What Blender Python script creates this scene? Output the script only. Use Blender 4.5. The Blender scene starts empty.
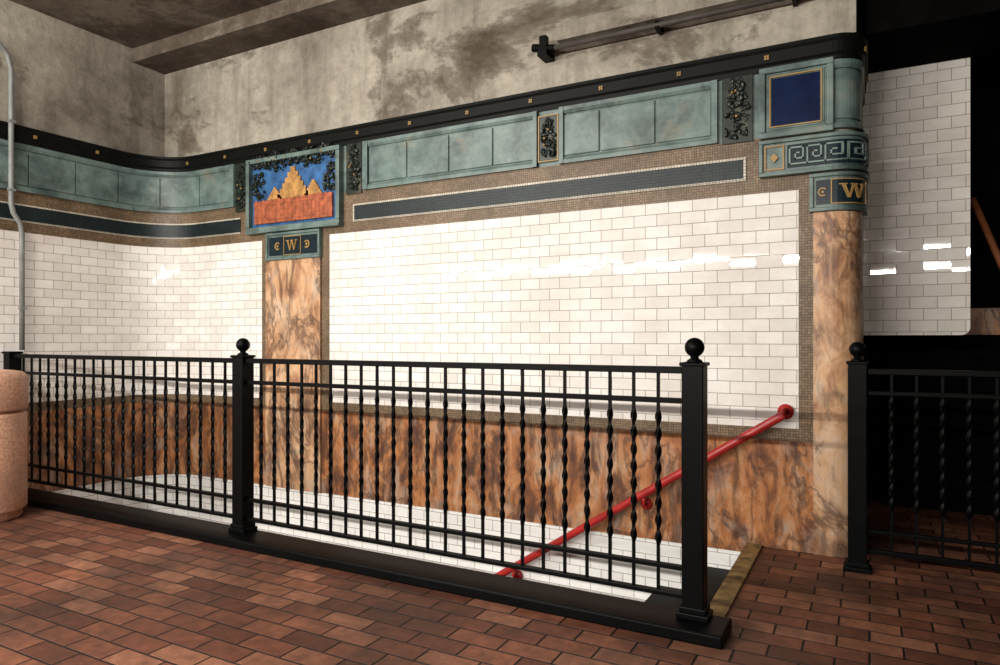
import bpy, bmesh, math, random
from mathutils import Vector, Matrix
random.seed(4)
sc = bpy.context.scene
COL = sc.collection

# ------------------------------------------------------------------ node helpers
class M:
    def __init__(s, name):
        s.m = bpy.data.materials.new(name); s.m.use_nodes = True
        s.t = s.m.node_tree; s.b = s.t.nodes['Principled BSDF']
    def n(s, ty, ins=None, **pr):
        nd = s.t.nodes.new(ty)
        for k, v in pr.items(): setattr(nd, k, v)
        for k, v in (ins or {}).items(): s.set(nd.inputs[k], v)
        return nd
    def set(s, sock, v):
        if isinstance(v, bpy.types.NodeSocket): s.t.links.new(v, sock)
        else:
            if hasattr(sock.default_value, '__len__') and len(sock.default_value) == 4 and len(v) == 3: v = (*v, 1)
            sock.default_value = v
    def math(s, op, a, b=0.0, c=None):
        ins = {0: a, 1: b}
        if c is not None: ins[2] = c
        return s.n('ShaderNodeMath', ins, operation=op).outputs[0]
    def mix(s, f, a, b, bt='MIX'):
        nd = s.n('ShaderNodeMix', data_type='RGBA', blend_type=bt)
        s.set(nd.inputs[0], f); s.set(nd.inputs[6], a); s.set(nd.inputs[7], b)
        return nd.outputs[2]
    def ramp(s, f, stops):
        nd = s.n('ShaderNodeValToRGB', {0: f}); cr = nd.color_ramp
        while len(cr.elements) < len(stops): cr.elements.new(0.5)
        for e, (p, c) in zip(cr.elements, stops):
            e.position = p; e.color = (*c, 1)
        return nd.outputs[0]
    def noise(s, vec, scale, detail=6, rough=0.55, dist=0.0):
        return s.n('ShaderNodeTexNoise', {'Vector': vec, 'Scale': scale, 'Detail': detail, 'Roughness': rough, 'Distortion': dist}).outputs[0]
    def uv(s): return s.n('ShaderNodeUVMap', uv_map='UVMap').outputs[0]
    def obj(s): return s.n('ShaderNodeTexCoord').outputs['Object']
    def mapping(s, vec, sc_=(1,1,1), rot=(0,0,0)):
        return s.n('ShaderNodeMapping', {'Vector': vec, 'Scale': sc_, 'Rotation': rot}).outputs[0]
    def bump(s, h, st=0.3, dist=0.01, nor=None):
        ins = {'Height': h, 'Strength': st, 'Distance': dist}
        if nor is not None: ins['Normal'] = nor
        return s.n('ShaderNodeBump', ins).outputs[0]
    def out(s, **k):
        names = {'base': 'Base Color', 'rough': 'Roughness', 'metal': 'Metallic', 'normal': 'Normal', 'spec': 'Specular IOR Level', 'coat':'Coat Weight'}
        for a, v in k.items(): s.set(s.b.inputs[names[a]], v)
        return s.m

def tilemask(m, u, v, w, h, g, run=True):
    vr = m.math('DIVIDE', v, h); row = m.math('FLOOR', vr)
    uu = m.math('DIVIDE', u, w)
    if run:
        uu = m.math('ADD', uu, m.math('MULTIPLY', m.math('FLOORED_MODULO', row, 2.0), 0.5))
    col = m.math('FLOOR', uu)
    fu = m.math('FRACT', uu); fv = m.math('FRACT', vr)
    du = m.math('MULTIPLY', m.math('MINIMUM', fu, m.math('SUBTRACT', 1.0, fu)), w)
    dv = m.math('MULTIPLY', m.math('MINIMUM', fv, m.math('SUBTRACT', 1.0, fv)), h)
    dd = m.math('MINIMUM', du, dv)
    mr = m.n('ShaderNodeMapRange', {0: dd, 1: g*0.6, 2: g*1.4})
    cb = m.n('ShaderNodeCombineXYZ', {0: col, 1: row})
    wn = m.n('ShaderNodeTexWhiteNoise', {'Vector': cb.outputs[0]}, noise_dimensions='2D')
    return mr.outputs[0], wn.outputs['Value'], wn.outputs['Color']

def sep(m, vec):
    s = m.n('ShaderNodeSeparateXYZ', {0: vec}); return s.outputs

def mat_tile(name, c1=(.88,.855,.82), c2=(.77,.74,.70), tilt=.014, dirt=(.58,.49,.41), cut=.49):
    m = M(name); uv = m.uv(); o = sep(m, uv)
    mask, val, colr = tilemask(m, o[0], o[1], .152, .0762, .0019)
    base = m.mix(val, c1, c2)
    st = m.noise(uv, 2.2, 7, .65)
    base = m.mix(m.ramp(st, [(.42,(0,0,0)),(.75,(.5,.5,.5))]), base, dirt)
    base = m.mix(mask, (.22,.18,.145), base)
    geo = m.n('ShaderNodeNewGeometry').outputs['Normal']
    r = m.n('ShaderNodeVectorMath', {0: colr, 1: (.5,.5,.5)}, operation='SUBTRACT').outputs[0]
    r = m.n('ShaderNodeVectorMath', {0: r}, operation='SCALE'); r.inputs['Scale'].default_value = tilt
    nz = m.n('ShaderNodeVectorMath', {0: geo, 1: r.outputs[0]}, operation='ADD').outputs[0]
    nz = m.n('ShaderNodeVectorMath', {0: nz}, operation='NORMALIZE').outputs[0]
    b = m.bump(m.noise(uv, 6, 1), .024, .012, nz)
    b = m.bump(mask, .35, .002, b)
    gl = m.ramp(m.noise(m.mapping(uv, (1,2.4,1)), 5, 9, .75), [(cut,(.6,)*3),(cut+.05,(.04,)*3)])
    rough = m.math('MULTIPLY_ADD', mask, -.575, .6)
    return m.out(base=base, rough=rough, normal=b, spec=gl)

def mat_marble(name, stops, sc_=(2.6,1.1,1), rot=.3, dark=.9):
    m = M(name); uv = m.uv()
    v = m.mapping(uv, sc_, (0,0,rot))
    n1 = m.noise(v, 2.3, 12, .68, .8)
    base = m.ramp(n1, stops)
    n3 = m.noise(m.mapping(uv, (3.0,1.6,1), (0,0,-.45)), 2.2, 10, .65, .9)
    base = m.mix(m.ramp(n3, [(.53,(0,0,0)),(.66,(.65,.65,.65))]), base, (.36,.30,.25))
    n2 = m.noise(m.mapping(uv, (4.6,1.4,1), (0,0,rot*1.1)), 1.9, 10, .68, .8)
    base = m.mix(m.ramp(n2, [(.38,(dark,)*3),(.52,(0,0,0))]), base, (.075,.036,.023))
    n4 = m.noise(m.mapping(uv, (1.6,.9,1), (0,0,.8)), 1.5, 8, .62, .8)
    vein = m.math('ABSOLUTE', m.math('SUBTRACT', n4, .5))
    base = m.mix(m.ramp(vein, [(0,(.75,.75,.75)),(.035,(0,0,0))]), base, (.075,.04,.03))
    return m.out(base=base, rough=.4, spec=.3, normal=m.bump(n2, .1, .004))

BROWN = [(.30,(.075,.032,.02)),(.42,(.23,.088,.038)),(.50,(.42,.165,.058)),(.58,(.51,.25,.115)),(.68,(.50,.36,.25)),(.8,(.26,.15,.10))]
TAN = [(.30,(.16,.08,.048)),(.42,(.40,.205,.105)),(.52,(.60,.36,.20)),(.64,(.65,.47,.33)),(.8,(.36,.28,.23))]

def mat_patina(name, a=(.075,.12,.113), b=(.185,.25,.23), dark=(.03,.045,.042)):
    m = M(name); uv = m.uv()
    n = m.noise(uv, 7, 8, .65, .6); c = m.mix(m.ramp(n, [(.3,(0,0,0)),(.7,(1,1,1))]), a, b)
    n2 = m.noise(uv, 2.6, 8, .7, .4); c = m.mix(m.ramp(n2, [(.35,(.8,.8,.8)),(.53,(0,0,0))]), c, dark)
    n3 = m.noise(uv, 5, 8, .7, .4); c = m.mix(m.ramp(n3, [(.55,(0,0,0)),(.72,(.5,.5,.5))]), c, (.28,.24,.16))
    return m.out(base=c, rough=.38, spec=.35, normal=m.bump(n, .3, .006))

def mat_concrete(name, light=(.34,.31,.255), mid=(.24,.215,.175), dark=(.11,.09,.07), sc_=1.0):
    m = M(name); v = m.obj()
    n = m.noise(v, .9*sc_, 12, .66, .15)
    c = m.ramp(n, [(.30,dark),(.42,mid),(.55,light),(.75,tuple(x*1.2 for x in light))])
    n2 = m.noise(m.mapping(v, (1,1,1.7)), .65*sc_, 12, .7, .3)
    c = m.mix(m.ramp(n2, [(.525,(0,0,0)),(.555,(.5,.5,.5)),(.65,(.95,.95,.95))]), c, (.065,.046,.032))
    n4 = m.noise(m.mapping(v, (5,5,.6)), 1.2, 8, .6)
    c = m.mix(m.ramp(n4, [(.50,(0,0,0)),(.72,(.5,.5,.5))]), c, (.08,.064,.047))
    n3 = m.noise(v, 14, 8, .75)
    c = m.mix(.35, c, m.ramp(n3, [(.3,(.2,.2,.2)),(.7,(.9,.9,.9))]), 'OVERLAY')
    return m.out(base=c, rough=.9, spec=.2, normal=m.bump(n3, .5, .02))

def mat_mosaic(name, a, b, grout, size=.016, rough=.4):
    m = M(name); uv = m.uv(); o = sep(m, uv)
    mask, val, _ = tilemask(m, o[0], o[1], size, size, size*.09, False)
    c = m.mix(val, a, b); c = m.mix(mask, grout, c)
    n2 = m.noise(uv, 3, 7, .7); c = m.mix(m.ramp(n2, [(.4,(.55,.55,.55)),(.6,(0,0,0))]), c, tuple(x*.35 for x in a))
    return m.out(base=c, rough=rough, spec=.3, normal=m.bump(mask, .3, .002))

def mat_plain(name, c, rough=.4, metal=0, var=.25, scale=8, spec=.5):
    m = M(name); n = m.noise(m.obj(), scale, 6, .6)
    base = m.mix(m.ramp(n, [(.35,(0,0,0)),(.7,(1,1,1))]), tuple(x*(1-var) for x in c), tuple(min(1,x*(1+var)) for x in c))
    return m.out(base=base, rough=rough, metal=metal, spec=spec, normal=m.bump(n, .1, .003))

def mat_bricks():
    m = M('brick_paving'); v = m.obj(); o = sep(m, v)
    mask, val, _ = tilemask(m, o[0], o[1], .24, .115, .0042)
    c = m.ramp(val, [(0,(.10,.034,.02)),(.35,(.17,.06,.034)),(.7,(.24,.092,.05)),(.9,(.30,.13,.075)),(1,(.12,.05,.035))])
    n = m.noise(v, 16, 8, .7); c = m.mix(.6, c, m.ramp(n, [(.3,(.15,.15,.15)),(.7,(.88,.88,.88))]), 'OVERLAY')
    n2 = m.noise(v, 1.1, 8, .65); c = m.mix(m.ramp(n2, [(.38,(.8,.8,.8)),(.58,(0,0,0))]), c, (.042,.022,.015))
    c = m.mix(mask, (.010,.007,.006), c)
    h = m.math('ADD', mask, m.math('MULTIPLY', n, .45))
    h = m.math('ADD', h, m.math('MULTIPLY', val, .3))
    return m.out(base=c, rough=.55, spec=.3, normal=m.bump(h, .8, .006))

TILE = mat_tile('white_glazed_tile')
TILE2 = mat_tile('lower_glazed_tile', (.92,.92,.9), (.87,.86,.84), .008, (.75,.72,.68))
TILE3 = mat_tile('grey_glazed_tile', (.80,.77,.72), (.68,.65,.60), .030, (.46,.41,.34), .54)  # greyer tile tones for the overhang
MARB = mat_marble('brown_marble', BROWN)
MARBT = mat_marble('tan_marble', TAN, (2.2,1.2,1), .5, .6)
PAT = mat_patina('verdigris_faience')
PATF = mat_patina('verdigris_frame', (.08,.13,.122), (.18,.245,.225))
PATD = mat_patina('dark_foliage', (.006,.010,.008), (.02,.03,.02), (.004,.004,.004))
CONC = mat_concrete('stained_plaster')
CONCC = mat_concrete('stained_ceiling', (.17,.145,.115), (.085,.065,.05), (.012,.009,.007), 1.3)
MOS = mat_mosaic('brown_mosaic', (.17,.11,.06), (.29,.20,.12), (.06,.045,.03))
MOSB = mat_mosaic('blue_mosaic', (.006,.015,.017), (.014,.03,.033), (.009,.012,.013), .02, .4)
MOSW = mat_mosaic('cream_mosaic', (.55,.5,.4), (.7,.66,.55), (.1,.08,.06), .02)
CORN = mat_plain('black_cornice', (.004,.0045,.004), .5, spec=.1)
BLK = mat_plain('black_enamel', (.0016,.0018,.002), .4, spec=.08)
BLKF = mat_plain('shade_black', (.003,.0027,.0025), .95, spec=.02)  # near-black painted in for shade: recess surfaces and bin opening
GOLD = mat_plain('gold_glaze', (.34,.21,.07), .4, spec=.3)
NAVY = mat_plain('navy_glaze', (.003,.010,.045), .25, spec=.2)
NAVY2 = mat_plain('dark_teal_glaze', (.008,.018,.024), .3, spec=.25)
RED = mat_plain('red_enamel', (.42,.022,.02), .35, var=.25)
YEL = mat_plain('worn_yellow_nosing', (.24,.15,.05), .7, var=.6, scale=14)
GREYM = mat_plain('grey_conduit', (.20,.21,.20), .5, .0)
ORNG = mat_plain('orange_terracotta', (.36,.10,.045), .45, var=.4, scale=18, spec=.3)
OCHR = mat_plain('ochre_terracotta', (.42,.22,.07), .45, var=.4, scale=18, spec=.3)
BLUE = mat_plain('blue_glaze', (.035,.11,.26), .4, var=.5, scale=10, spec=.3)
STEEL = mat_plain('dark_step', (.012,.011,.010), .7, spec=.2)
BRICK = mat_bricks()
def mat_bin():
    m = M('pink_aggregate'); v = m.obj(); n = m.noise(v, 60, 4, .7); n2 = m.noise(v, 5, 5)
    c = m.ramp(n, [(.3,(.38,.18,.10)),(.5,(.68,.37,.24)),(.7,(.80,.52,.37))])
    c = m.mix(m.ramp(n2,[(.4,(.4,.4,.4)),(.6,(0,0,0))]), c, (.40,.23,.16))
    return m.out(base=c, rough=.5, normal=m.bump(n, .3, .003))
BIN = mat_bin()

# ------------------------------------------------------------------ mesh helpers
def UVL(bm):
    l = bm.loops.layers.uv.get('UVMap')
    return l if l is not None else bm.loops.layers.uv.new('UVMap')
def link(name, bm, mats, parent=None, smooth=False):
    bmesh.ops.recalc_face_normals(bm, faces=bm.faces)
    me = bpy.data.meshes.new(name); bm.to_mesh(me); bm.free()
    ob = bpy.data.objects.new(name, me); COL.objects.link(ob)
    for mt in (mats if isinstance(mats, (list, tuple)) else [mats]): me.materials.append(mt)
    if smooth:
        for p in me.polygons: p.use_smooth = True
    if parent: ob.parent = parent
    return ob
def empty(name, loc=(0,0,0)):
    e = bpy.data.objects.new(name, None); e.empty_display_size = .1; COL.objects.link(e); return e
def box(bm, x0, x1, y0, y1, z0, z1, mi=0):
    vs = [bm.verts.new((x, y, z)) for z in (z0, z1) for (x, y) in ((x0,y0),(x1,y0),(x1,y1),(x0,y1))]
    fs = []
    for f in ((0,3,2,1),(4,5,6,7),(0,1,5,4),(1,2,6,5),(2,3,7,6),(3,0,4,7)):
        fc = bm.faces.new([vs[i] for i in f]); fc.material_index = mi; fs.append(fc)
    return fs
def boxuv(bm):
    uvl = UVL(bm)
    for f in bm.faces:
        f.normal_update(); n = f.normal
        for l in f.loops:
            c = l.vert.co
            if abs(n.z) > .7: l[uvl].uv = (c.x, c.y)
            elif abs(n.y) > .7: l[uvl].uv = (c.x, c.z)
            else: l[uvl].uv = (c.y, c.z)
def bevel(ob, w=.004, seg=2):
    md = ob.modifiers.new('bevel', 'BEVEL'); md.width = w; md.segments = seg; md.limit_method = 'ANGLE'
def revolve(bm, cx, cy, prof, seg=32):
    rings = []
    for r, z in prof:
        rings.append([bm.verts.new((cx + r*math.cos(2*math.pi*i/seg), cy + r*math.sin(2*math.pi*i/seg), z)) for i in range(seg)])
    for a, b in zip(rings, rings[1:]):
        for i in range(seg): bm.faces.new((a[i], a[(i+1)%seg], b[(i+1)%seg], b[i]))
    bm.faces.new(rings[0]); bm.faces.new(rings[-1])
def tube(bm, pts, r, seg=14):
    pts = [Vector(p) for p in pts]; rings = []
    for i, p in enumerate(pts):
        d = ((pts[i] - pts[i-1]).normalized() if i else Vector()) + ((pts[i+1]-pts[i]).normalized() if i < len(pts)-1 else Vector())
        d.normalize(); up = Vector((0,1,0)) if abs(d.y) < .9 else Vector((1,0,0))
        a = d.cross(up).normalized(); b = d.cross(a)
        rings.append([bm.verts.new(p + r*(math.cos(2*math.pi*k/seg)*a + math.sin(2*math.pi*k/seg)*b)) for k in range(seg)])
    for a, b in zip(rings, rings[1:]):
        for i in range(seg): bm.faces.new((a[i], a[(i+1)%seg], b[(i+1)%seg], b[i]))
    bm.faces.new(rings[0]); bm.faces.new(rings[-1])

# wall line: left wall x=-6.15, coved corner, back wall y=4.4, bullnose at XC, return
XL, YW, RB, RD, XC = -6.15, 4.4, .5, .12, -.07
SB1 = XL + RB; SB0 = SB1 - RB*math.pi/2; SD0 = XC-RD; SD1 = SD0 + RD*math.pi/2
def P(s, off):
    if s < SB0: return Vector((XL + off, (YW-RB) - (SB0 - s)))
    if s < SB1:
        a = math.pi - (s - SB0)/RB; return Vector((XL+RB, YW-RB)) + (RB-off)*Vector((math.cos(a), math.sin(a)))
    if s <= SD0: return Vector((s, YW - off))
    if s <= SD1:
        a = -math.pi/2 + (s-SD0)/RD; return Vector((XC-RD, YW+RD)) + (RD+off)*Vector((math.cos(a), math.sin(a)))
    return Vector((XC+off, YW+RD + (s-SD1)))
def samples(s0, s1):
    ss = {s0, s1}
    for k in (SB0, SB1, SD0, SD1):
        if s0 < k < s1: ss.add(k)
    for i in range(1, 24):
        k = SB0 + (SB1-SB0)*i/24
        if s0 < k < s1: ss.add(k)
    for i in range(1, 10):
        k = SD0 + (SD1-SD0)*i/10
        if s0 < k < s1: ss.add(k)
    return sorted(ss)
def sweep_bm(bm, s0, s1, prof, mi=0):
    uvl = UVL(bm); rings = []; ss = samples(s0, s1)
    for s in ss:
        r = []
        for off, z in prof:
            p = P(s, off); r.append(bm.verts.new((p.x, p.y, z)))
        rings.append(r)
    n = len(prof)
    for j in range(len(ss)-1):
        for i in range(n):
            k = (i+1) % n
            f = bm.faces.new((rings[j][i], rings[j][k], rings[j+1][k], rings[j+1][i])); f.material_index = mi
            uvs = ((ss[j], i), (ss[j], k), (ss[j+1], k), (ss[j+1], i))
            for l, (s, q) in zip(f.loops, uvs): l[uvl].uv = (s, prof[q][1] + (prof[q][0] if abs(prof[i][1]-prof[k][1]) < 1e-5 else 0))
    for r, s in ((rings[0], s0), (rings[-1], s1)):
        f = bm.faces.new(r); f.material_index = mi
        for l, (off, z) in zip(f.loops, prof): l[uvl].uv = (s+off, z)
def rect(z0, z1, o0, o1): return [(o0, z0), (o1, z0), (o1, z1), (o0, z1)]
def sweep(name, s0, s1, prof, mat, parent=None):
    bm = bmesh.new(); sweep_bm(bm, s0, s1, prof); return link(name, bm, mat, parent)
def plate(bm, poly, o0, o1):
    uvl = UVL(bm)
    a = [bm.verts.new((*P(s, o0), z)) for s, z in poly]; b = [bm.verts.new((*P(s, o1), z)) for s, z in poly]
    n = len(poly); fs = [bm.faces.new(a), bm.faces.new(b)]
    for i in range(n): fs.append(bm.faces.new((a[i], a[(i+1)%n], b[(i+1)%n], b[i])))
    for f in fs:
        for l in f.loops: l[uvl].uv = (l.vert.co.x, l.vert.co.z)
def frame(bm, s0, s1, z0, z1, t, o0, o1):
    sweep_bm(bm, s0, s1, rect(z0, z0+t, o0, o1)); sweep_bm(bm, s0, s1, rect(z1-t, z1, o0, o1))
    sweep_bm(bm, s0, s0+t, rect(z0+t, z1-t, o0, o1)); sweep_bm(bm, s1-t, s1, rect(z0+t, z1-t, o0, o1))

S0 = -11.1; SM = (SB0+SB1)/2; SE = 1.5
YL0 = (YW-RB)-(SB0-S0)
# ------------------------------------------------------------------ walls
wl = sweep('wall_left', S0, SM, rect(-3, 3.0, -.10, 0), CONC)
wb = sweep('wall_back', SM, SD1, rect(-3, 3.0, -.10, 0), CONC)
wr = sweep('wall_return', SD1, SE, rect(0, 3.0, -.10, 0), CONC)
bm = bmesh.new(); box(bm, XL-.1, XL, YL0, 4.5, 3.0, 4.15); link('upper_plaster', bm, CONC, wl)
bm = bmesh.new(); box(bm, XL-.1, XC, YW, 4.5, 3.0, 4.15); link('upper_plaster', bm, CONC, wb)
bm = bmesh.new(); box(bm, XC-.1, XC, 4.5, 6.0, 3.0, 4.15); link('upper_plaster', bm, CONC, wr)
ZB = -.05
for nm, a, b, w in (('l', S0, SM, wl), ('b', SM, -4.79, wb)):
    sweep('tile_field_'+nm, a, b, rect(.72, 2.13, 0, .008), TILE, w)
    sweep('border_low_'+nm, a, b, rect(.645, .72, 0, .012), MOS, w)
    sweep('border_top_'+nm, a, b, rect(2.13, 2.46, 0, .012), MOS, w)
    sweep('marble_'+nm, a, b if nm == 'l' else -4.72, rect(ZB, .645, 0, .016), MARB, w)
    sweep('lower_tile_'+nm, a, b if nm == 'l' else -.60, rect(-3, ZB, 0, .008), TILE2, w)
e = -5.06
for nm, a, b, w in (('l', S0, SM, wl), ('b', SM, e, wb)):
    sweep('blue_strip_'+nm, a, b, rect(2.225, 2.345, .01, .02), MOSB, w)
    sweep('cream_line_a_'+nm, a, b, rect(2.345, 2.358, .01, .02), MOSW, w)
    sweep('cream_line_b_'+nm, a, b, rect(2.212, 2.225, .01, .02), MOSW, w)
sweep('border_side_left', -4.79, -4.72, rect(.645, 2.46, 0, .012), MOS, wb)
sweep('tile_field_main', -4.0, -.37, rect(.72, 2.13, 0, .008), TILE, wb)
bm = bmesh.new()
sweep_bm(bm, -4.08, -4.0, rect(.645, 2.46, 0, .014)); sweep_bm(bm, -.37, -.29, rect(.645, 2.46, 0, .014))
sweep_bm(bm, -4.0, -.37, rect(.645, .72, 0, .014)); sweep_bm(bm, -4.0, -.37, rect(2.13, 2.46, 0, .014))
link('mosaic_border_main', bm, MOS, wb)
sweep('blue_strip_main', -3.72, -.68, rect(2.228, 2.342, .012, .022), MOSB, wb)
bm = bmesh.new(); frame(bm, -3.735, -.665, 2.213, 2.357, .014, .012, .023); link('cream_line_main', bm, MOSW, wb)
sweep('marble_main', -4.08, -.29, rect(ZB, .645, 0, .016), MARB, wb)
sweep('pilaster_left', -4.72, -4.08, rect(ZB, 1.94, 0, .035), MARBT, wb)
sweep('pilaster_right', -.29, SE, rect(0, 2.0, 0, .03), MARBT, wb)

# ------------------------------------------------------------------ cornice + frieze
def cornice(nm, a, b):
    pr = [(0,2.85),(.03,2.85),(.034,2.88),(.045,2.895),(.05,2.955),(.06,2.97),(.06,2.99),(-.05,3.01),(-.05,3.0),(0,3.0)]
    t = sweep(nm, a, b, pr, CORN)
    bm = bmesh.new(); s = a + .3
    while s < b - .1:
        for k in range(4):
            an = k*math.pi/2 + math.pi/4; cx = s + .010*math.cos(an); cz = 2.925 + .010*math.sin(an)
            plate(bm, [(cx+.007*math.cos(q*math.pi/3), cz+.007*math.sin(q*math.pi/3)) for q in range(6)], .044, .057)
        s += .52
    link('rosettes', bm, GOLD, t)
cornice('trim_1', S0, SM); cornice('trim_2', SM, SE)

fr = sweep('trim_3', S0, SM, rect(2.46, 2.85, 0, .015), PAT)
fr2 = sweep('trim_4', SM, SE, rect(2.46, 2.85, 0, .015), PAT)
def panels(cuts, parent):
    bm = bmesh.new(); bf = bmesh.new()
    for a, b in zip(cuts, cuts[1:]): sweep_bm(bm, a+.005, b-.005, rect(2.515, 2.795, .015, .027))
    a, b = cuts[0], cuts[-1]
    sweep_bm(bf, a, b, [(.015,2.46),(.04,2.46),(.04,2.485),(.028,2.505),(.015,2.505)])
    sweep_bm(bf, a, b, [(.015,2.85),(.04,2.85),(.04,2.825),(.028,2.805),(.015,2.805)])
    o = link('faience_panels', bm, PAT, parent); bevel(o, .005)
    link('faience_moulding', bf, PATF, parent)
panels([-3.57,-3.19,-2.80,-2.42,-2.06], fr2); panels([-1.89,-1.60,-1.22,-.865], fr2)
panels([SM, (SM-5.17)/2, -5.17], fr2)
cl = [SM - .385*i for i in range(13, -1, -1)]; panels(cl, fr)
panels([-.185, .0, .4, .8], fr2)
bm = bmesh.new()
for a, b in ((-3.62,-3.57),(-2.09,-2.06),(-1.89,-1.86),(-.865,-.83),(-5.17,-5.12)): sweep_bm(bm, a, b, rect(2.46, 2.85, .015, .045))
link('frieze_stiles', bm, PATF, fr2)

def foliage(name, s, z0, z1, w, off, parent, gold=3, nn=90):
    bm = bmesh.new()
    for i in range(nn):
        t = random.random(); z = z0 + (z1-z0)*t
        hw = w*(.35 + .65*math.sin(math.pi*min(1, .25+.75*t)))
        ss = s + random.uniform(-hw, hw)
        p = P(ss, off + random.uniform(-.01, .012)); r = random.uniform(.012, .026)
        mt = Matrix.Translation((p.x, p.y, z)) @ Matrix.Rotation(random.random()*3, 4, 'Y') @ Matrix.Diagonal((r, r*.55, r*random.uniform(.3, .8), 1))
        bmesh.ops.create_icosphere(bm, subdivisions=1, radius=1, matrix=mt)
    ob = link(name, bm, PATD, parent, False)
    if gold:
        bm = bmesh.new()
        for i in range(gold):
            p = P(s + random.uniform(-w*.5, w*.5), off+.02); z = random.uniform(z0+.05, z1-.05)
            bmesh.ops.create_icosphere(bm, subdivisions=2, radius=.009, matrix=Matrix.Translation((p.x, p.y, z)))
        link(name+'_fruit', bm, GOLD, parent, True)

for s, a, b, w in ((-1.975, 2.50, 2.80, .055), (-.715, 2.46, 2.86, .07), (-3.72, 2.45, 2.86, .06), (-5.03, 2.42, 2.84, .06)):
    root = empty('foliage_pendant')
    bm = bmesh.new(); sweep_bm(bm, s-w-.02, s+w+.02, rect(a-.01, min(b+.01, 2.85), .015, .03)); link('backplate', bm, PATD, root)
    if w < .056:
        bm = bmesh.new(); frame(bm, s-w-.022, s+w+.022, a-.012, b+.012, .008, .025, .036); link('gilt_frame', bm, GOLD, root)
    foliage('leaves', s, a+.02, b-.02, w, .035, root)

# blue plaque
root = empty('blue_plaque')
bm = bmesh.new(); frame(bm, -.585, -.185, 2.445, 2.865, .035, .015, .055); frame(bm, -.54, -.23, 2.49, 2.82, .015, .03, .047); sweep_bm(bm, -.55,-.22, rect(2.48,2.83,.015,.04)); o = link('faience_frame', bm, PATF, root); bevel(o, .005)
bm = bmesh.new(); frame(bm, -.527, -.243, 2.503, 2.807, .007, .04, .053); link('gilt_line', bm, GOLD, root)
sweep('navy_field', -.515, -.255, rect(2.515, 2.795, .04, .046), NAVY, root)

# W plaques
def wglyph(bm, cx, cz, w, h, o0, o1):
    polys = [[(.06,1),(.18,1),(.36,0),(.28,0)], [(.29,0),(.35,0),(.51,1),(.45,1)], [(.45,1),(.57,1),(.74,0),(.66,0)], [(.67,0),(.73,0),(.92,1),(.86,1)],
             [(-.02,.94),(.25,.94),(.25,1.02),(-.02,1.02)], [(.38,.94),(.62,.94),(.62,1.02),(.38,1.02)], [(.79,.94),(1.0,.94),(1.0,1.02),(.79,1.02)]]
    for i, p in enumerate(polys): plate(bm, [(cx+(a-.5)*w, cz+(b-.5)*h) for a, b in p], o0, o1+.0004*i)
def scroll(bm, cx, cz, r, o0, o1, flip=1):
    for i in range(9):
        a0 = math.radians(40+i*30); a1 = math.radians(40+(i+1)*30); ro, ri = r, r*.68
        q = [(ro,a0),(ro,a1),(ri,a1),(ri,a0)]
        plate(bm, [(cx+flip*k*math.cos(a), cz+k*math.sin(a)) for k, a in q], o0, o1)
    plate(bm, [(cx+r*.35*math.cos(k*math.pi/3), cz+r*.35*math.sin(k*math.pi/3)) for k in range(6)], o0, o1)
def wplaque(s0, s1, z0, z1, wc, sd, sr):
    root = empty('letter_w_plaque')
    bm = bmesh.new(); sweep_bm(bm, s0, s1, rect(z0, z1, .0, .042)); frame(bm, s0, s1, z0, z1, .022, .04, .058); o = link('faience_block', bm, PATF, root); bevel(o, .004)
    sweep('navy_field', s0+.035, s1-.035, rect(z0+.04, z1-.04, .042, .046), NAVY2, root)
    bm = bmesh.new(); h = (z1-z0)*.36; cz = (z0+z1)/2
    wglyph(bm, wc, cz, h*1.5, h, .046, .056)
    frame(bm, wc-h*1.17, wc+h*1.17, z0+.038, z1-.038, .006, .042, .052)
    scroll(bm, wc-sd, cz, sr, .046, .055)
    scroll(bm, wc+sd, cz, sr, .046, .055, -1)
    link('gilt_letter', bm, GOLD, root)
wplaque(-4.70, -4.07, 1.94, 2.18, -4.385, .17, .034)
wplaque(-.31, .12, 1.985, 2.205, -.105, .135, .026)

# greek key plaque
root = empty('greek_key_plaque')
bm = bmesh.new(); sweep_bm(bm, -.585, .3, rect(2.215, 2.43, 0, .045)); frame(bm, -.585, .3, 2.215, 2.43, .022, .04, .065); o = link('faience_block', bm, PATF, root); bevel(o, .004)
sweep('dark_field', -.43, .27, rect(2.255, 2.39, .045, .05), NAVY2, root)
bm = bmesh.new(); u = .019; zb = 2.275
def seg(x0, z0, x1, z1, t=.0085):
    a, b = min(x0,x1)-t/2, max(x0,x1)+t/2; sweep_bm(bm, a, b, rect(min(z0,z1)-t/2, max(z0,z1)+t/2, .048, .058))
for i in range(7):
    x = -.415 + i*u*5; pts = [(0,0),(0,5),(3.8,5),(3.8,1.6),(1.6,1.6),(1.6,3.3),(2.6,3.3)]
    for (a,b),(c,d) in zip(pts, pts[1:]): seg(x+a*u, zb+b*u, x+c*u, zb+d*u)
    seg(x, zb, x+5*u, zb)
link('key_pattern', bm, mat_patina('pale_glaze', (.14,.22,.2), (.26,.34,.3)), root)
bm = bmesh.new(); frame(bm, -.555, -.445, 2.25, 2.395, .008, .045, .056)
plate(bm, [(-.5,2.295),(-.477,2.322),(-.5,2.35),(-.523,2.322)], .045, .06); link('gilt_rosette', bm, GOLD, root)

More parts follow.
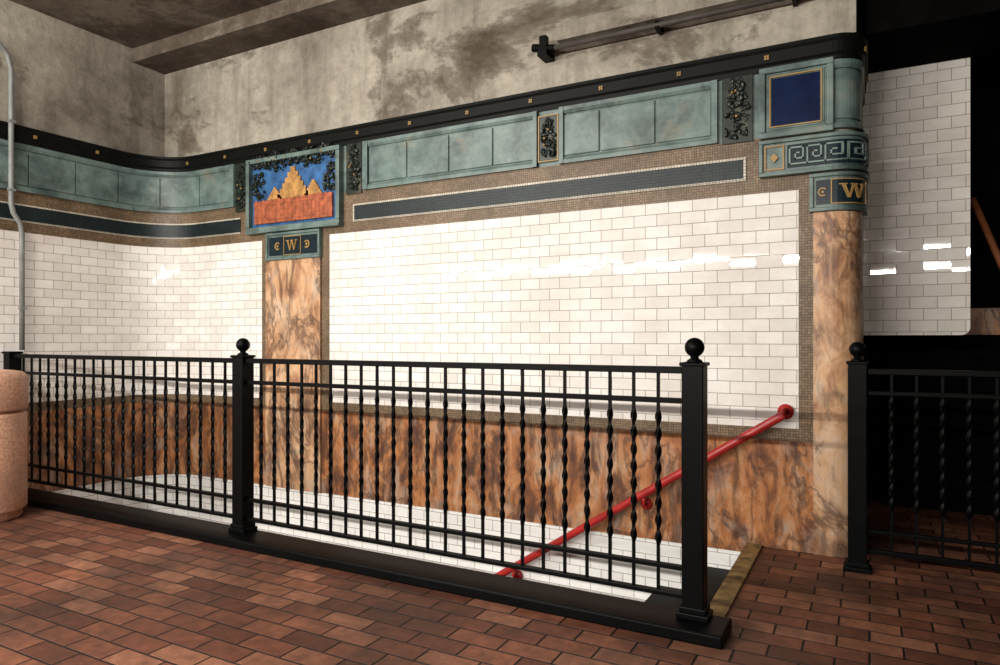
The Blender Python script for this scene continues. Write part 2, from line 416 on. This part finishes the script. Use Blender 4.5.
# palisade plaque (stockade scene relief)
root = empty('palisade_relief_plaque')
bm = bmesh.new(); sweep_bm(bm, -4.93, -3.84, rect(2.20, 2.85, 0, .025)); frame(bm, -4.93, -3.84, 2.20, 2.85, .04, .02, .075); sweep_bm(bm, -4.93,-3.84, rect(2.185,2.205,0,.085)); o = link('faience_frame', bm, PATF, root); bevel(o, .006)
sweep('sky_field', -4.885, -3.885, rect(2.245, 2.80, .025, .032), BLUE, root)
bm = bmesh.new(); n = 20
for i in range(n):
    a = -4.84 + i*.91/n; h = 2.46 + random.uniform(-.004, .005)
    plate(bm, [(a+.001, 2.27), (a+.0445, 2.27), (a+.0445, h+.008), (a+.023, h+.02), (a+.001, h+.008)], .032, .055)
sweep_bm(bm, -4.84, -3.93, rect(2.43, 2.445, .035, .06)); sweep_bm(bm, -4.84, -3.93, rect(2.30, 2.315, .035, .06)); link('stockade', bm, ORNG, root)
bm = bmesh.new()
for cx, w, zt in ((-4.385, .36, 2.74), (-4.60, .18, 2.58), (-4.15, .2, 2.60)):
    st = 6
    for k in range(st):
        hw = w/2*(1-k/st); z0 = 2.47 + (zt-2.47)*k/st; z1 = 2.47 + (zt-2.47)*(k+1)/st; sweep_bm(bm, cx-hw, cx+hw, rect(z0, z1, .032, .045))
link('gabled_houses', bm, OCHR, root)
for k, sx in enumerate((-4.83,-4.77,-3.98,-3.94)): foliage('tree_%d' % k, sx, 2.50, 2.72, .055, .04, root, 0, 40)
for k in range(5): foliage('garland_%d' % k, -4.78 + k*.197, 2.72 if k % 2 else 2.76, 2.88, .12, .055, root, 1, 60)

# ------------------------------------------------------------------ ceiling and beams
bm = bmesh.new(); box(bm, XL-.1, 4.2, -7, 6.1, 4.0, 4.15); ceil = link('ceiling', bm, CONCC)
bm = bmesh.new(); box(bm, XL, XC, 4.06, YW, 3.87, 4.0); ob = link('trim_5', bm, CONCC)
root = empty('wall_pipe')
bm = bmesh.new(); tube(bm, [(-1.98,4.30,3.24),(-1.0,4.30,3.24),(-.08,4.30,3.24)], .018); link('pipe', bm, mat_plain('rusty_pipe', (.05,.042,.035), .7), root, True)
bm = bmesh.new(); box(bm, -2.01, -1.94, 4.26, 4.4, 3.19, 3.23); box(bm, -2.0,-1.95,4.27,4.32,3.2,3.33); tube(bm, [(-2.06,4.30,3.27),(-1.9,4.30,3.235)], .027)
for x in (-1.2,-.4): box(bm, x, x+.025, 4.285, 4.4, 3.215, 3.265)
link('bracket', bm, BLK, root)
bm = bmesh.new(); box(bm, -1.9, XC, 4.33, 4.4, 3.30, 3.42); link('trim_6', bm, CONC)

# ------------------------------------------------------------------ floor, stairs
bm = bmesh.new(); box(bm, XL, 4.2, -7, 2.95, -.12, 0); box(bm, -.64, 4.2, 2.95, YW+.0, -.12, 0); box(bm, XC, 4.2, YW, 6.0, -.12, 0)
link('floor', bm, BRICK)
bm = bmesh.new(); box(bm, XL, -.64, 2.95, 3.045, -3, 0); boxuv(bm); link('wall_front', bm, TILE2)
bm = bmesh.new()
NS = 16
for i in range(NS):
    x1 = -.64 - i*.28; z = -.17*(i+1)
    box(bm, x1-.28, x1+.0, 3.05, 4.385, z-.17, z-.04)
    box(bm, x1-.28, x1+.02, 3.05, 4.385, z-.04, z)
box(bm, -5.6, -.64-NS*.28, 3.05, 4.385, -.17*NS-.2, -.17*NS-.0)
box(bm, -.66, -.645, 3.05, 4.385, -.17, -.02)
link('staircase', bm, STEEL)
bm = bmesh.new(); box(bm, -.66, -.57, 3.06, 4.38, .0, .012); o = link('step_nosing', bm, YEL)
bm = bmesh.new(); box(bm, XL+.005, -.52, 2.84, 3.06, 0, .055); curb = link('railing_curb', bm, BLK); bevel(curb, .01, 3)

# ------------------------------------------------------------------ railings
def post(bm, x, y, z0, ztop=1.15, w=.046):
    box(bm, x-w, x+w, y-w, y+w, z0, ztop)
    box(bm, x-w-.008, x+w+.008, y-w-.008, y+w+.008, ztop-.016, ztop)
    box(bm, x-w-.022, x+w+.022, y-w-.01, y+w+.01, z0, z0+.025)
    box(bm, x-w-.010, x+w+.010, y-w-.005, y+w+.005, z0+.025, z0+.05)
def finial(bm, x, y, z, r=.042):
    prof = [(.035, z), (.03, z+.01), (.018, z+.016), (.018, z+.026)]
    c = z+.022+r
    for i in range(2, 15):
        a = -math.pi/2 + math.pi*i/15; prof.append((r*math.cos(a), c + r*math.sin(a)))
    prof.append((.002, c+r)); revolve(bm, x, y, prof, 24)
def baluster(bm, x, y, z0, z1):
    N = 150; zs = [z0 + (z1-z0)*i/N for i in range(N+1)]
    rings = []; za, zb = .33, .94
    for z in zs:
        hw, an = .0066, 0
        if za < z < zb:
            q = (z-za)/(zb-za); an = q*math.pi*4; hw = .0062 + .0048*abs(math.sin(q*math.pi*8))**1.5
        rings.append([bm.verts.new((x + hw*1.414*math.cos(an+math.pi/4+k*math.pi/2), y + hw*1.414*math.sin(an+math.pi/4+k*math.pi/2), z)) for k in range(4)])
    for a, b in zip(rings, rings[1:]):
        for i in range(4): bm.faces.new((a[i], a[(i+1)%4], b[(i+1)%4], b[i]))
    bm.faces.new(rings[0]); bm.faces.new(rings[-1])
def section(root, x0, x1, y, n, z0, rails):
    bm = bmesh.new()
    for a, b, hw in rails: box(bm, x0, x1, y-hw, y+hw, a, b)
    o = link('rails', bm, BLK, root); bevel(o, .003)
    bm = bmesh.new()
    for i in range(1, n):
        baluster(bm, x0 + (x1-x0)*i/n, y, z0, rails[0][0])
    link('balusters', bm, BLK, root)
RAILS = [(1.10, 1.13, .024), (.97, .993, .014), (.245, .265, .014), (.125, .145, .016)]
rail = empty('stair_railing')
bm = bmesh.new(); post(bm, -.666, 3.0, .055); post(bm, -3.44, 3.0, .055); post(bm, -6.09, 3.0, .055)
o = link('posts', bm, BLK, rail); bevel(o, .004)
bm = bmesh.new(); finial(bm, -.666, 3.0, 1.15); finial(bm, -3.44, 3.0, 1.15); link('finials', bm, BLK, rail, True)
section(rail, -3.394, -.712, 3.0, 24, .125, RAILS)
section(rail, -6.044, -3.486, 3.0, 22, .125, RAILS)

gate = empty('gate_railing')
bm = bmesh.new(); post(bm, -.06, 4.18, 0, 1.13); post(bm, 1.4, 4.18, 0, 1.13); o = link('posts', bm, BLK, gate); bevel(o, .004)
bm = bmesh.new(); finial(bm, -.06, 4.18, 1.13); finial(bm, 1.4, 4.18, 1.13); link('finials', bm, BLK, gate, True)
section(gate, -.014, 1.354, 4.18, 12, .1, [(1.06,1.09,.022),(.95,.97,.015),(.21,.23,.015),(.10,.125,.016)])

# ------------------------------------------------------------------ red handrail
hr = empty('red_handrail')
sl = .66
A = Vector((-.47, 4.31, .79)); B = Vector((-5.3, 4.31, .79 - sl*4.83))
bm = bmesh.new()
pts = [(-.44, 4.385, .82), (-.44, 4.34, .82), (-.455, 4.31, .805), A, B]
tube(bm, pts, .026, 18); link('bar', bm, RED, hr, True)
bm = bmesh.new()
def flange(x, z):
    tube(bm, [(x, 4.34, z), (x, 4.38, z)], .016, 12)
    tube(bm, [(x, 4.368, z), (x, 4.382, z)], .045, 20)
flange(-.44, .82)
for x in (-1.28, -2.22, -3.4, -4.4):
    z = .79 + (x+.47)*sl
    tube(bm, [(x, 4.31, z-.01), (x, 4.315, z-.06), (x, 4.35, z-.075), (x, 4.38, z-.075)], .012, 10)
    tube(bm, [(x, 4.368, z-.075), (x, 4.382, z-.075)], .038, 20)
link('brackets', bm, RED, hr, True)

# ------------------------------------------------------------------ litter bin
root = empty('litter_bin')
bm = bmesh.new(); cx, cy = -5.45, 2.46
revolve(bm, cx, cy, [(.25,0),(.262,.012),(.262,.05),(.285,.065),(.29,.08),(.29,.72),(.285,.735),(.262,.74)], 48); link('drum', bm, BIN, root, True)
bm = bmesh.new(); revolve(bm, cx, cy, [(.262,.74),(.262,.752),(.288,.755),(.294,.77),(.294,.97),(.285,1.0),(.26,1.02),(.20,1.03),(.13,1.03),(.12,1.02),(.12,.96)], 48); link('lid', bm, BIN, root, True)
bm = bmesh.new(); revolve(bm, cx, cy, [(.118,.96),(.118,.965)], 32); link('opening', bm, BLKF, root)

# ------------------------------------------------------------------ conduit on left wall
root = empty('electrical_conduit')
bm = bmesh.new(); X = -6.08
tube(bm, [(X,2.55,3.62),(X,2.8,3.62),(X,2.9,3.59),(X,2.96,3.52),(X,2.985,3.42),(X,2.985,2.34),(X,3.0,2.27),(X,3.05,2.19),(X,3.065,2.11),(X,3.065,1.16)], .02, 14)
link('pipe', bm, GREYM, root, True)
bm = bmesh.new()
for y, z in ((2.985, 3.0), (2.985,2.45), (3.065, 1.5)): box(bm, XL+.06, X+.024, y-.024, y+.024, z-.010, z+.010)
link('straps', bm, GREYM, root)

# ------------------------------------------------------------------ right-hand recess
bm = bmesh.new()
x0, x1, z0, z1, r = -.06, .555, 1.275, 3.2, .05
pl = [(x0,z0)] + [(x1-r+r*math.sin(a), z0+r-r*math.cos(a)) for a in [i*math.pi/16 for i in range(9)]] + [(x1,z1),(x0,z1)]
a = [bm.verts.new((x,5.2,z)) for x, z in pl]; b = [bm.verts.new((x,5.36,z)) for x, z in pl]
bm.faces.new(a); bm.faces.new(b)
for i in range(len(pl)): j = (i+1) % len(pl); bm.faces.new((a[i], a[j], b[j], b[i]))
boxuv(bm); link('wall_overhang', bm, TILE3)
bm = bmesh.new(); box(bm, -.02, 4.2, 4.52, 5.19, 3.02, 4.0); link('shade_block', bm, BLKF)  # added black box, stands in for the unlit ceiling here
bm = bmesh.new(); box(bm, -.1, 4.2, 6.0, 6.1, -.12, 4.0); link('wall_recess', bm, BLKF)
bm = bmesh.new()
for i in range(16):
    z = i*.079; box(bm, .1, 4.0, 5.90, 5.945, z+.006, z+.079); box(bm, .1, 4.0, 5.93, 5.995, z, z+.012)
link('shade_slats', bm, BLKF)  # invented slats in place of dim steps, blackened to read as shade
bm = bmesh.new(); box(bm, .56, 3.9, 5.93, 5.998, 1.28, 1.47); boxuv(bm); link('marble_band', bm, MARB)
root = empty('inclined_handrail')
bm = bmesh.new(); tube(bm, [(.62,5.7,2.22),(.83,5.7,1.62),(1.15,5.7,.7)], .022, 12)
tube(bm, [(.66,5.7,2.10),(.66,5.995,2.10)], .012, 8)
link('bar', bm, mat_plain('dull_orange', (.3,.09,.03), .6, var=.5), root, True)  # mottled orange-brown bar

# ------------------------------------------------------------------ light fixtures (behind the viewer, station fluorescents)
def fixture(name, x, y, z, L, power, tilt, w=.07, col=(1,.945,.875)):
    root = empty(name)
    bm = bmesh.new(); box(bm, x-L/2, x+L/2, y-.12, y+.12, z+.06, z+.12); box(bm, x-L/2, x+L/2, y-.13, y-.12, z-.04, z+.12)
    for k in (-.4, .4): tube(bm, [(x+k*L, y, z+.12), (x+k*L, y, 3.995)], .012, 8)
    link('housing', bm, GREYM, root)
    ld = bpy.data.lights.new(name+'_tube', 'AREA'); ld.shape = 'RECTANGLE'; ld.size = L; ld.size_y = w; ld.energy = power; ld.color = col
    lo = bpy.data.objects.new('tube', ld); COL.objects.link(lo); lo.location = (x, y, z); lo.rotation_euler = (math.radians(tilt), 0, 0); lo.parent = root
fixture('fluorescent_fixture', -6.2, -3.6, 2.63, 3.4, 430, 74)
fixture('fluorescent_fixture', -2.6, -3.6, 2.63, 3.4, 370, 74)
fixture('fluorescent_fixture', 1.0, -3.6, 2.63, 2.0, 75, 74, .1)
fixture('fluorescent_fixture', -3.9, .9, 3.85, 2.4, 90, 35)

w = bpy.data.worlds.new('station_ambient'); sc.world = w; w.use_nodes = True
w.node_tree.nodes['Background'].inputs[0].default_value = (1, .95, .88, 1); w.node_tree.nodes['Background'].inputs[1].default_value = .012

cd = bpy.data.cameras.new('camera'); cam = bpy.data.objects.new('camera', cd); COL.objects.link(cam)
cam.location = (0, 0, 1.25); cam.rotation_euler = (math.radians(90), 0, math.radians(28.36))
cd.sensor_width = 36; cd.lens = 24.68; cd.shift_y = .0065; cd.clip_start = .05
sc.camera = cam
sc.view_settings.view_transform = 'Standard'
